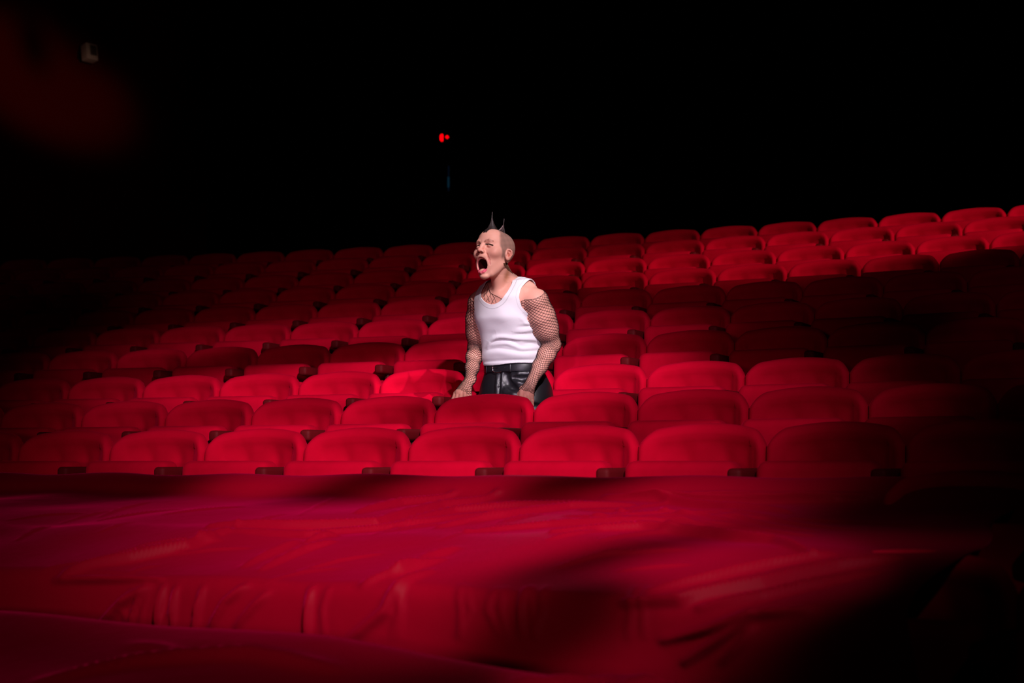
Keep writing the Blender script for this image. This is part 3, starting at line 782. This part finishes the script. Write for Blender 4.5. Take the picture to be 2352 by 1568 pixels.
# rounded D-shaped frame, open end under the belt strap
pts = [wp(t1, .007, hb*.96), wp(tfor(1141), .009, hb*1.02), wp(tfor(1136), .009, hb*.8), wp(tfor(1135), .009, 0), wp(tfor(1136), .009, -hb*.8), wp(tfor(1141), .009, -hb*1.1), wp(t1, .008, -hb*1.12), wp(tfor(1154), .006, -hb*.95)]
strand(V, F, pts, .0025, 8)
strand(V, F, [wp(tfor(1135), .010, 0), wp(tfor(1146), .010, 0)], .0014, 6)
pobj('buckle', V, F, M['steel'], belt).parent = belt
for px in (1120, 1172, 1221):
    t = tfor(px); V = []; F = []
    a = wp(t-.03, .0055, 0); b = wp(t+.03, .0055, 0)
    for dz in (-hb*1.25, -hb*.9, hb*.9, hb*1.25):
        for P0 in (a, b): V.append(P0+U_*dz+(F_*-.006 if abs(dz) > hb*1.1 else 0))
    F = [(0, 1, 3, 2), (2, 3, 5, 4), (4, 5, 7, 6)]
    lo_ = pobj('belt_loop', V, F, M['leather']); mm = lo_.modifiers.new('t', 'SOLIDIFY'); mm.thickness = .002
M['hole'] = mat('belt_eyelet', (.12, .11, .12), .3, metal=.9)
V = []; F = []
for px in (1149, 1161, 1174, 1187, 1217, 1229):
    c = wp(tfor(px), .0048, -.001); o = len(V)
    for j in range(10): ang = 2*math.pi*j/10; V.append(c+L_*.0024*math.cos(ang)+U_*.0024*math.sin(ang))
    V.append(c-F_*.001); F += [(o+j, o+(j+1) % 10, o+10) for j in range(10)]
pobj('eyelets', V, F, M['hole'], belt)
M['boot'] = mat('black_boot_leather', (.01, .01, .01), .4)
for kn, an in legs:
    bv = Vol(an-np.array([.2, .2, .12]), an+np.array([.2, .2, .09]), .006); toe = an+F_*.135
    bv.cone(an+U_*.06, [an[0], an[1], zf+.055], .052, .046, .0); bv.cone([an[0], an[1], zf+.042], [toe[0], toe[1], zf+.036], .038, .034, .03)
    bv.cone([an[0]-F_[0]*.03, an[1]-F_[1]*.03, zf+.03], [toe[0], toe[1], zf+.03], .034, .034, .01)
    v_, f_ = bv.mesh(); v_[:, 2] = np.maximum(v_[:, 2], zf+.003); pobj('boot', v_, f_, M['boot'])

# ---------------- fishnet sleeves: real threads laid on the arms
M['net'] = mat('black_fishnet_thread', (.012, .006, .008), .6, spec=.2)
def net_on(vol, path, radii, rows, cols, name, keep=None, thread=.00078, twist=0., frame=None, label=None):
    path = [np.asarray(p) for p in path]; seg = np.array([np.linalg.norm(path[i+1]-path[i]) for i in range(len(path)-1)]); cum = np.concatenate([[0], np.cumsum(seg)]); Ltot = cum[-1]
    def axis(s_):
        s_ = min(max(s_, 0), Ltot-1e-6); i = int(np.searchsorted(cum, s_, 'right')-1); t = (s_-cum[i])/seg[i]; return path[i]*(1-t)+path[i+1]*t
    sm_ = lambda s_: (axis(s_-.06)+axis(s_-.03)+2*axis(s_)+axis(s_+.03)+axis(s_+.06))/6
    nodes = {}
    e0 = F_
    P = np.zeros((rows+1, cols*2, 3))
    for r in range(rows+1):
        u = r/rows; s_ = Ltot*(u**frame if frame else u); c = sm_(s_); t = unit(sm_(s_+.03)-sm_(s_-.03))
        a = unit(e0-t*(e0@t)); b = np.cross(t, a)
        for j in range(cols*2):
            if (r+j) % 2: continue
            th = 2*math.pi*j/(cols*2)+twist*u; d = a*math.cos(th)+b*math.sin(th)
            ts = np.linspace(.008, .085, 60); Q = c[None]+d[None]*ts[:, None]; D = vol.at(Q); k_ = int(np.argmax(D > 0)); k_ = max(k_, 1)
            f = D[k_-1]/(D[k_-1]-D[k_]+1e-9); P[r, j] = c+d*(ts[k_-1]+(ts[k_]-ts[k_-1])*np.clip(f, 0, 1)+.0012)
    V = []; F = []
    for r in range(rows):
        for j in range(cols*2):
            if (r+j) % 2: continue
            for dj in (1, -1):
                j2 = (j+dj) % (cols*2); p, q_ = P[r, j], P[r+1, j2]
                if keep is not None and not (keep(p) and keep(q_)): continue
                m_ = (p+q_)/2; g = vol.grad(m_[None])[0]; dm = vol.at(m_[None])[0]; m_ = m_+g*(.0013-dm)
                strand(V, F, [p, m_, q_], thread)
    strand(V, F, [P[0, j] for j in range(0, cols*2, 2)]+[P[0, 0]], thread*1.3)
    o = pobj(name, V, F, M['net'], smooth=True)
    if label: o['label'] = label
    return o
def outside_torso(p): return True
kL = (P3(1205, 907, .026)+P3(1213, 911, .03))/2; kR = (P3(1058, 906, .03)+P3(1051, 908, .032))/2
net_on(B, [shL+unit(shL-elL)*.045, elL, wrL, kL], None, 84, 18, 'fishnet_sleeve', twist=1.2, frame=.93, label='black fishnet sleeve on the arm nearer the camera')
net_on(B, [shR+unit(shR-elR)*.045, elR, wrR, kR], None, 82, 17, 'fishnet_sleeve', twist=-1.2, frame=.93, label='black fishnet sleeve on the far arm')
# net across the chest, visible inside the neckline
V = []; F = []
def bp(px, py): return B.hit(px, py)
def chest_thread(pts, r=.0009):
    Q = []
    for (x0, y0), (x1, y1) in zip(pts[:-1], pts[1:]):
        m_ = max(2, int(math.hypot(x1-x0, y1-y0)/2.5))
        for i in range(m_): 
            h_ = bp(x0+(x1-x0)*i/m_, y0+(y1-y0)*i/m_)
            if h_ is not None: Q.append(h_-unit(ray(x0, y0))*.0014)
    if len(Q) > 2: strand(V, F, Q, r)
chest_thread([(1120, 652), (1123, 664), (1128, 674), (1139, 679), (1152, 686), (1162, 688)], .0012)
chest_thread([(1118, 656), (1112, 670), (1113, 690)]); chest_thread([(1121, 660), (1118, 676), (1125, 695)]); chest_thread([(1124, 668), (1128, 684), (1134, 698)])
chest_thread([(1131, 676), (1138, 690), (1142, 702)]); chest_thread([(1128, 675), (1119, 688), (1114, 697)]); chest_thread([(1139, 679), (1130, 694), (1126, 704)])
chest_thread([(1122, 664), (1114, 676), (1108, 684)]); chest_thread([(1152, 686), (1145, 695), (1140, 702)]); chest_thread([(1150, 685), (1155, 692), (1158, 698)])
cn = pobj('fishnet_top', V, F, M['net']); cn['label'] = 'black fishnet showing inside the neckline'

# ---------------- mohawk: glued strands drawn up into two spikes
M['hair'] = mat('dark_brown_hair', (.022, .011, .010), .45, spec=.4)
M['hairshine'] = mat('hair_edge_shine', (.30, .20, .20), .4, spec=.5)  # pale colour paints the shine along the spike edges
V = []; F = []; V2 = []; F2 = []
def skull(f, l=0.):
    ts = np.linspace(.14, .03, 150); Q = np.array([H(l, f, t) for t in ts]); D = B.at(Q); k_ = int(np.argmax(D < 0)); return ts[k_] if D[k_] < 0 else .05
def headpx(px, py): # point in the head's middle plane seen at the pixel
    r = ray(px, py); o_ = np.array([0, 0, CZ]); t = ((HC-o_)@hl)/(r@hl); p = o_+r*t; q = p-HC; return q@hf, q@hu
def basef(px):
    c = [(abs(proj(H(0, f_, skull(f_)))[0]-px), f_) for f_ in np.linspace(-.07, .083, 80)]; return min(c)[1]
sp = [(headpx(1131, 486), (basef(1113.5),), (basef(1145),), .55), (headpx(1158, 502), (basef(1141),), (basef(1160),), .75)]
def hair_strand(Vv, Fv, f0, l0, tip, c, r, s0=1.):
    u0 = skull(f0, l0)-.002; tf, tu = tip; P = []
    for i in range(9):
        t = i/8*s0; e = t**.62 if False else 1-(1-t)**2.6       # moves over the base quickly, then straight up
        P.append(H(l0*(1-e)**1.0, f0+(tf-f0)*e, u0+(tu-u0)*t))
    strand(Vv, Fv, P, [r*(1-.55*i/8) for i in range(9)], 4)
for tip, a, b, c in sp:
    for i in range(560):
        t = rng.rand(); l0 = rng.uniform(-.011, .011); f0 = a[0]+(b[0]-a[0])*t
        hair_strand(V, F, f0, l0, (tip[0]+rng.uniform(-.0012, .0012), tip[1]-.002-.045*rng.rand()**2*0), c, .00095)
    for t in (0., .02, .98, 1.):
        for l0 in (-.006, 0, .006): hair_strand(V2, F2, a[0]+(b[0]-a[0])*t, l0, tip, c, .0011)
    for i in range(30): hair_strand(V2, F2, a[0]+(b[0]-a[0])*rng.rand(), rng.uniform(-.011, .011), tip, c, .0007)
# short upright hair along the base of the crest
for i in range(900):
    f0 = rng.uniform(min(sp[0][1][0], sp[1][2][0]), max(sp[0][1][0], sp[1][2][0])); l0 = rng.uniform(-.013, .013); u0 = skull(f0, l0)-.002
    strand(V, F, [H(l0, f0, u0), H(l0*.7, f0+rng.uniform(-.003, .003), u0+.005), H(l0*.4, f0+rng.uniform(-.005, .005), u0+.009)], [.001, .0009, .0005], 3)
mo = pobj('mohawk', V, F, M['hair']); mo['label'] = 'dark brown mohawk drawn into two spikes'
pobj('spike_shine', V2, F2, M['hairshine'], mo)
# thin lock of hair behind the ear down the nape
M['ginger'] = mat('ginger_brown_hair', (.11, .038, .016), .55)
V = []; F = []
def neck_edge(py):
    for x in np.arange(1182, 1150, -.5):
        if B.hit(x, py) is not None: return x
    return 1165
NE = [(py, neck_edge(py)) for py in (604, 609, 615, 621, 628)]
for i in range(260):
    t = rng.rand(); P = []; n_ = 5 if rng.rand() > .4 else 4
    for (py, xr), w0 in list(zip(NE, (10, 9, 7, 4.5, 2)))[:n_]:
        h_ = B.hit(xr-.7-w0*t, py)
        if h_ is not None: P.append(h_-unit(ray(xr, py))*.001*rng.uniform(.5, 2.2))
    if len(P) > 2: strand(V, F, P, [.0009]*(len(P)-1)+[.0004], 3)
lk = pobj('nape_hair', V, F, M['ginger']); lk['label'] = 'ginger brown hair behind the ear'

# ------------------------------------------------------------------ red cloths drawn over the front rows
def ss1(x, a, b):
    t = min(max((x-a)/(b-a), 0), 1); return t*t*(3-2*t)
class Cloth:
    """cloth laid over the arc rows: profile (R, z rel. lens) swept along the arc, displaced along its normal"""
    def __init__(s, prof, a0, a1, ns, nt):
        prof = np.array(prof, float)
        # smooth the profile (Catmull-Rom through the points)
        P = []
        for i in range(len(prof)-1):
            p0, p1, p2, p3 = prof[max(i-1, 0)], prof[i], prof[i+1], prof[min(i+2, len(prof)-1)]
            for t in np.linspace(0, 1, 16, endpoint=False):
                P.append(.5*((2*p1)+(-p0+p2)*t+(2*p0-5*p1+4*p2-p3)*t*t+(-p0+3*p1-3*p2+p3)*t**3))
        P.append(prof[-1]); P = np.array(P); c = np.concatenate([[0], np.cumsum(np.linalg.norm(np.diff(P, axis=0), axis=1))])
        s.T = np.linspace(0, c[-1], nt); s.R = np.interp(s.T, c, P[:, 0]); s.Z = np.interp(s.T, c, P[:, 1])
        k = np.ones(5)/5; s.R = np.convolve(np.pad(s.R, 2, mode='edge'), k, 'valid'); s.Z = np.convolve(np.pad(s.Z, 2, mode='edge'), k, 'valid')
        dR, dZ = np.gradient(s.R), np.gradient(s.Z); L = np.hypot(dR, dZ); s.nR, s.nZ = dZ/L, -dR/L
        s.nR, s.nZ = (s.nR, s.nZ) if s.nZ.mean() > 0 else (-s.nR, -s.nZ)
        s.A = np.linspace(a0, a1, ns); s.D = np.zeros((ns, nt)); s.S = s.A*19.3
        s.ns, s.nt = ns, nt
        s.base()
    def base(s):
        A = s.A[:, None]; R = s.R[None]+0*A
        s.X, s.Y, s.ZZ = CX+R*np.sin(A), CY+R*np.cos(A), CZ+s.Z[None]+0*A
        d = s.Y*CP+(s.ZZ-CZ)*SP; v = -s.Y*SP+(s.ZZ-CZ)*CP; s.px, s.py = 1176+FPX*s.X/d, 784-FPX*v/d
    def near(s, px, py):
        q = (s.px-px)**2+(s.py-py)**2+1e9*(np.arange(s.nt)[None] <= np.argmax(s.Z)+2); i, j = np.unravel_index(np.argmin(q), q.shape); return s.S[i], s.T[j]
    def fold(s, pts, h, w):
        Q = [s.near(*p) for p in pts]
        S2, T2 = s.S[:, None], s.T[None]; best = np.full(s.D.shape, 9.); par = np.zeros(s.D.shape); n = len(Q)-1
        for i in range(n):
            ax, ay = Q[i]; bx, by = Q[i+1]; dx, dy = bx-ax, by-ay; L = dx*dx+dy*dy+1e-9
            t = np.clip(((S2-ax)*dx+(T2-ay)*dy)/L, 0, 1); d = np.hypot(S2-ax-t*dx, T2-ay-t*dy)
            m = d < best; best = np.where(m, d, best); par = np.where(m, (i+t)/n, par)
        s.D += 1.8*h*np.exp(-(best/(w*.62))**2)*np.sqrt(np.clip(np.sin(np.pi*np.clip(par*.92+.04, 0, 1)), 0, 1))
    def build(s, name, m):
        e_ = ((s.A-s.A[0])/(s.A[-1]-s.A[0]))[:, None]**10; A = s.A[:, None]+e_*(.0015*np.sin(s.T[None]*8+1)+.006); R = s.R[None]+s.nR[None]*s.D; Z = s.Z[None]+s.nZ[None]*s.D
        V = np.stack([CX+R*np.sin(A), CY+R*np.cos(A), CZ+Z], -1).reshape(-1, 3)
        I = np.arange(s.ns*s.nt).reshape(s.ns, s.nt)
        F = np.stack([I[:-1, :-1], I[:-1, 1:], I[1:, 1:], I[1:, :-1]], -1).reshape(-1, 4)
        o = mesh_obj(name, V, F, m); sm_ = o.modifiers.new('t', 'SOLIDIFY'); sm_.thickness = .004; sm_.offset = -1
        return o
C1 = Cloth([(20.16, -.20), (20.14, -.08), (20.07, -.050), (20.01, -.075), (19.96, -.125), (19.80, -.150), (19.60, -.168), (19.42, -.196), (19.33, -.208), (19.20, -.246), (19.00, -.300), (18.965, -.314), (18.945, -.35), (18.935, -.45), (18.93, -.60), (18.93, -.95)],
           .245, .545, 640, 360)
# slow undulation, sag between the seat backs
S2, T2 = C1.S[:, None], C1.T[None]
C1.D += .008*np.sin(S2*5.1+1.3+T2*2)*np.exp(-((T2-.9)/.5)**2)+.004*np.sin(S2*11.7+T2*9)
C1.D += .004*np.abs(np.sin(S2*math.pi/SW))**.7*np.exp(-((T2-.13)/.09)**2)
f = C1.fold
f([(150, 1322), (300, 1290), (430, 1262), (520, 1225)], .020, .020)
f([(130, 1335), (250, 1331), (370, 1328)], .012, .014)
f([(230, 1290), (350, 1268), (500, 1240)], .010, .018)
f([(480, 1216), (650, 1213), (860, 1200), (1010, 1165), (1140, 1128)], .018, .020)
f([(540, 1222), (700, 1222), (860, 1212), (1000, 1192), (1180, 1170)], .012, .016)
f([(700, 1238), (740, 1222), (770, 1224)], .010, .015)
f([(560, 1300), (640, 1260), (680, 1236)], .012, .018)
f([(600, 1305), (700, 1262), (760, 1240)], .012, .016)
f([(820, 1180), (920, 1162), (1040, 1132)], .016, .020)
f([(900, 1195), (1040, 1172), (1180, 1160), (1330, 1150)], .014, .016)
f([(1000, 1212), (1150, 1190), (1300, 1170), (1450, 1165)], .014, .018)
f([(1060, 1222), (1250, 1212), (1500, 1210), (1700, 1216)], .012, .014)
f([(1250, 1232), (1450, 1222), (1600, 1225), (1720, 1240), (1800, 1268)], .016, .014)
f([(1380, 1140), (1500, 1148), (1650, 1170), (1780, 1180)], .014, .018)
f([(1450, 1140), (1600, 1150), (1750, 1152), (1880, 1150)], .016, .020)
f([(1500, 1142), (1650, 1138), (1800, 1142), (1950, 1140)], .012, .016)
f([(1350, 1190), (1550, 1185), (1700, 1196)], .010, .014)
f([(900, 1330), (960, 1300), (1040, 1262)], .014, .022)
f([(830, 1345), (920, 1322), (1010, 1290)], .012, .018)
f([(790, 1480), (880, 1400), (980, 1320)], .012, .022)
f([(225, 1440), (280, 1385), (330, 1350)], .016, .020)
f([(295, 1440), (310, 1395), (330, 1355)], .010, .012)
f([(365, 1450), (370, 1400), (378, 1345)], .016, .012)
f([(395, 1450), (400, 1400), (402, 1350)], .009, .012)
f([(445, 1450), (455, 1400), (468, 1350)], .012, .013)
f([(480, 1440), (520, 1380), (560, 1345)], .014, .016)
f([(540, 1440), (580, 1390), (610, 1360)], .010, .016)
f([(700, 1470), (706, 1410), (715, 1350)], .012, .016)
f([(1400, 1382), (1520, 1376), (1700, 1342), (1850, 1300), (1960, 1272)], .020, .018)
f([(1470, 1352), (1600, 1322), (1720, 1290), (1830, 1262)], .014, .018)
f([(1560, 1392), (1700, 1372), (1830, 1342), (1930, 1312)], .014, .016)
f([(1480, 1470), (1580, 1440), (1660, 1408), (1780, 1400)], .016, .016)
f([(1520, 1515), (1600, 1465), (1670, 1412)], .016, .014)
f([(1600, 1515), (1640, 1470), (1665, 1440)], .010, .012)
for x_, y_, dx_, dy_, h_ in [(rng.uniform(0, 1500), rng.uniform(1180, 1330), rng.uniform(60, 200), rng.uniform(-40, -15), rng.uniform(.003, .006)) for _ in range(26)]: f([(x_, y_), (x_+dx_*.5, y_+dy_*.6), (x_+dx_, y_+dy_)], h_, .012)
for x_, h_ in [(rng.uniform(150, 1500), rng.uniform(.003, .006)) for _ in range(16)]: f([(x_, 1345), (x_-rng.uniform(0, 25), 1400), (x_-rng.uniform(0, 40), 1460)], h_, .012)
for x_, y_ in [(rng.uniform(1300, 1900), rng.uniform(1155, 1210)) for _ in range(9)]: f([(x_-120, y_-6), (x_, y_-2), (x_+150, y_+14)], .006, .014)
c1 = C1.build('draped_cloth', M['cloth'])
tag(c1, 'large wrinkled red cloth drawn over the front rows of seats', 'cloth')
C2 = Cloth([(18.74, -.75), (18.72, -.45), (18.66, -.395), (18.58, -.405), (18.40, -.455), (18.15, -.52), (17.95, -.575), (17.90, -.75), (17.89, -1.1)], .235, .60, 330, 120)
S2, T2 = C2.S[:, None], C2.T[None]
px2 = np.interp(C2.A, [C2.A[np.argmin(abs(C2.px[:, 45]-x))] for x in (0, 350, 600, 850, 1200, 1650, 2352)], [.0, -.002, -.010, -.030, -.050, -.070, -.10])[:, None]
C2.D += px2*np.exp(-((T2-.40)/.45)**4)+.006*np.sin(S2*6+T2*5)
f = C2.fold
f([(1180, 1512), (1400, 1512), (1650, 1516)], .014, .02)
f([(1230, 1565), (1350, 1535), (1500, 1518)], .014, .025)
f([(1600, 1512), (1690, 1540), (1700, 1567)], .012, .025)
f([(300, 1470), (370, 1485), (420, 1510)], .006, .03)
f([(100, 1568), (300, 1520), (560, 1500), (760, 1520)], .014, .04)
c2 = C2.build('draped_cloth', M['cloth'])
tag(c2, 'nearest dark red cloth along the bottom edge of the photo', 'cloth')
# bare seats of the two covered rows on the right, in shadow
def extra(k, R, z, x_lo, labf):
    da = SW/R; out = []
    for n in range(-40, 60):
        a = .30+(n+.5)*da+(.0168 if k == 0 else .0100); x, y = proj(onarc(R, a, z+CZ))
        if x_lo < x < 2700: out.append((a, x))
    for i, (a, x) in enumerate(out): seat(a, R, z+CZ, labf(i, len(out), x), i == len(out)-1)
    return out
ex0 = extra(0, 20.07, -.026, 1990, lambda i, n, x: ['red velvet tip-up seat in deep shadow at the right end of the draped cloth', 'red velvet tip-up seat half out of frame behind the large dark seat at right'][min(i, 1)])
ex1 = extra(1, 19.36, -.205, 1900, lambda i, n, x: ['large dark seat nearest the camera at lower right, its rounded back in shadow', 'nearest row seat cut by the right edge of the frame'][min(i, 1)])

# ------------------------------------------------------------------ far walls, sign and boxes
tag(slab('wall_left', (-9.0, -4, -.2), (-8.8, 18.0, 10), M['redwall']), 'dark red left wall of the auditorium', kind='structure')
# plain angled wall panel; its dark notch is only shade put into the spot's beam
WA, WB = np.array([-7.4, 13.6]), np.array([-3.9, 18.0])
V = [(WA[0], WA[1], 0), (WB[0], WB[1], 0), (WB[0], WB[1], 9.9), (WA[0], WA[1], 9.9), (WA[0]-.3, WA[1]+.3, 0), (WB[0]-.3, WB[1]+.3, 0), (WB[0]-.3, WB[1]+.3, 9.9), (WA[0]-.3, WA[1]+.3, 9.9)]
F = [(0, 1, 2, 3), (4, 7, 6, 5), (0, 3, 7, 4), (1, 5, 6, 2), (3, 2, 6, 7), (0, 4, 5, 1)]
tag(mesh_obj('wall_back_left', V, [q_[::-1] for q_ in F], M['redwall'], smooth=False), 'dark red angled wall at the back left', kind='structure')
def onwall(px, py, off=0.):
    r = ray(px, py); d = WB-WA; n_ = np.array([d[1], -d[0]]); n_ /= np.linalg.norm(n_)
    t = ((WA+n_*off)@n_)/(r[0]*n_[0]+r[1]*n_[1]); return np.array([0, 0, CZ])+r*t, n_
M['plastic'] = mat('grey_beige_plastic', (.75, .60, .52), .5); M['grille'] = mat('speaker_grille', (.10, .07, .06), .8)
M['bracket'] = mat('black_metal_bracket', (.02, .02, .02), .4, metal=.8)
def speaker(px, py, place, n2, h, w_, label, tilt, m1):
    t = empty('wall_speaker', place); t.rotation_euler = (0, 0, math.atan2(n2[1], n2[0])+math.pi/2); tag(t, label, 'speaker', None)
    v, f_ = rbox(0, -.02, 0, w_, .12, h, .012, 2); c_, s_ = math.cos(tilt), math.sin(tilt)
    rot = lambda v: [(x, y*c_-z*s_, y*s_+z*c_) for x, y, z in v]
    mesh_obj('cabinet', rot(v), f_, m1, t)
    v, f_ = rbox(.012, -.086, .012, w_*.55, .012, h*.62, .004, 2); mesh_obj('grille', rot(v), f_, M['grille'], t)
    v, f_ = join([rbox(0, .085, 0, .04, .12, .05, .006, 2), rbox(0, .14, 0, .10, .02, .10, .006, 2)]); mesh_obj('bracket', v, f_, M['bracket'], t)
p_, n_ = onwall(203, 123, .15)
speaker(203, 123, tuple(p_), n_, .20, .155, 'small pale speaker box mounted high on the left wall', -.18, M['plastic'])
p_ = W(1988, 342, 17.86)
speaker(1988, 342, tuple(p_), np.array([.25, -1.]), .12, .085, 'small dark speaker box high on the back wall at right', -.15, M['plastic'])
sgn_ = empty('exit_sign', tuple(W(1021, 316.5, 17.93))); tag(sgn_, 'small glowing red sign high on the black back wall', 'sign')
v, f_ = rbox(0, .02, 0, .22, .06, .16, .01, 2); mesh_obj('housing', v, f_, M['bracket'], sgn_)
M['redled'] = emis('glowing_red', (1, .0, .003), 1.6)
v, f_ = join([rbox(-.032, -.02, -.003, .032, .012, .095, .015, 4), rbox(-.050, -.02, -.002, .018, .010, .07, .008, 3)]); mesh_obj('glyph', v, f_, M['redled'], sgn_)
v, f_ = rbox(0, 0, 0, .038, .012, .038, .008, 3); q45 = math.sqrt(.5)
v = [((x+z)*q45+.034, y-.02, (z-x)*q45+.006) for x, y, z in v]; mesh_obj('glyph', v, f_, M['redled'], sgn_)
M['blueled'] = emis('dim_blue_light', (.08, .55, 1.), .022)
M['blueled2'] = emis('dimmer_blue_light', (.08, .40, 1.), .006)
st_ = empty('door_light_strip', tuple(W(1030, 413, 17.95))); tag(st_, 'faint upright blue light strip below the red sign', 'light')
v, f_ = rbox(0, 0, -.03, .026, .02, .14, .009, 3); mesh_obj('lit_tube', v, f_, M['blueled'], st_)
v, f_ = rbox(.002, .004, .02, .020, .02, .33, .008, 3); mesh_obj('tube_glow', v, f_, M['blueled2'], st_)  # faint glow around the tube, made by its own emission
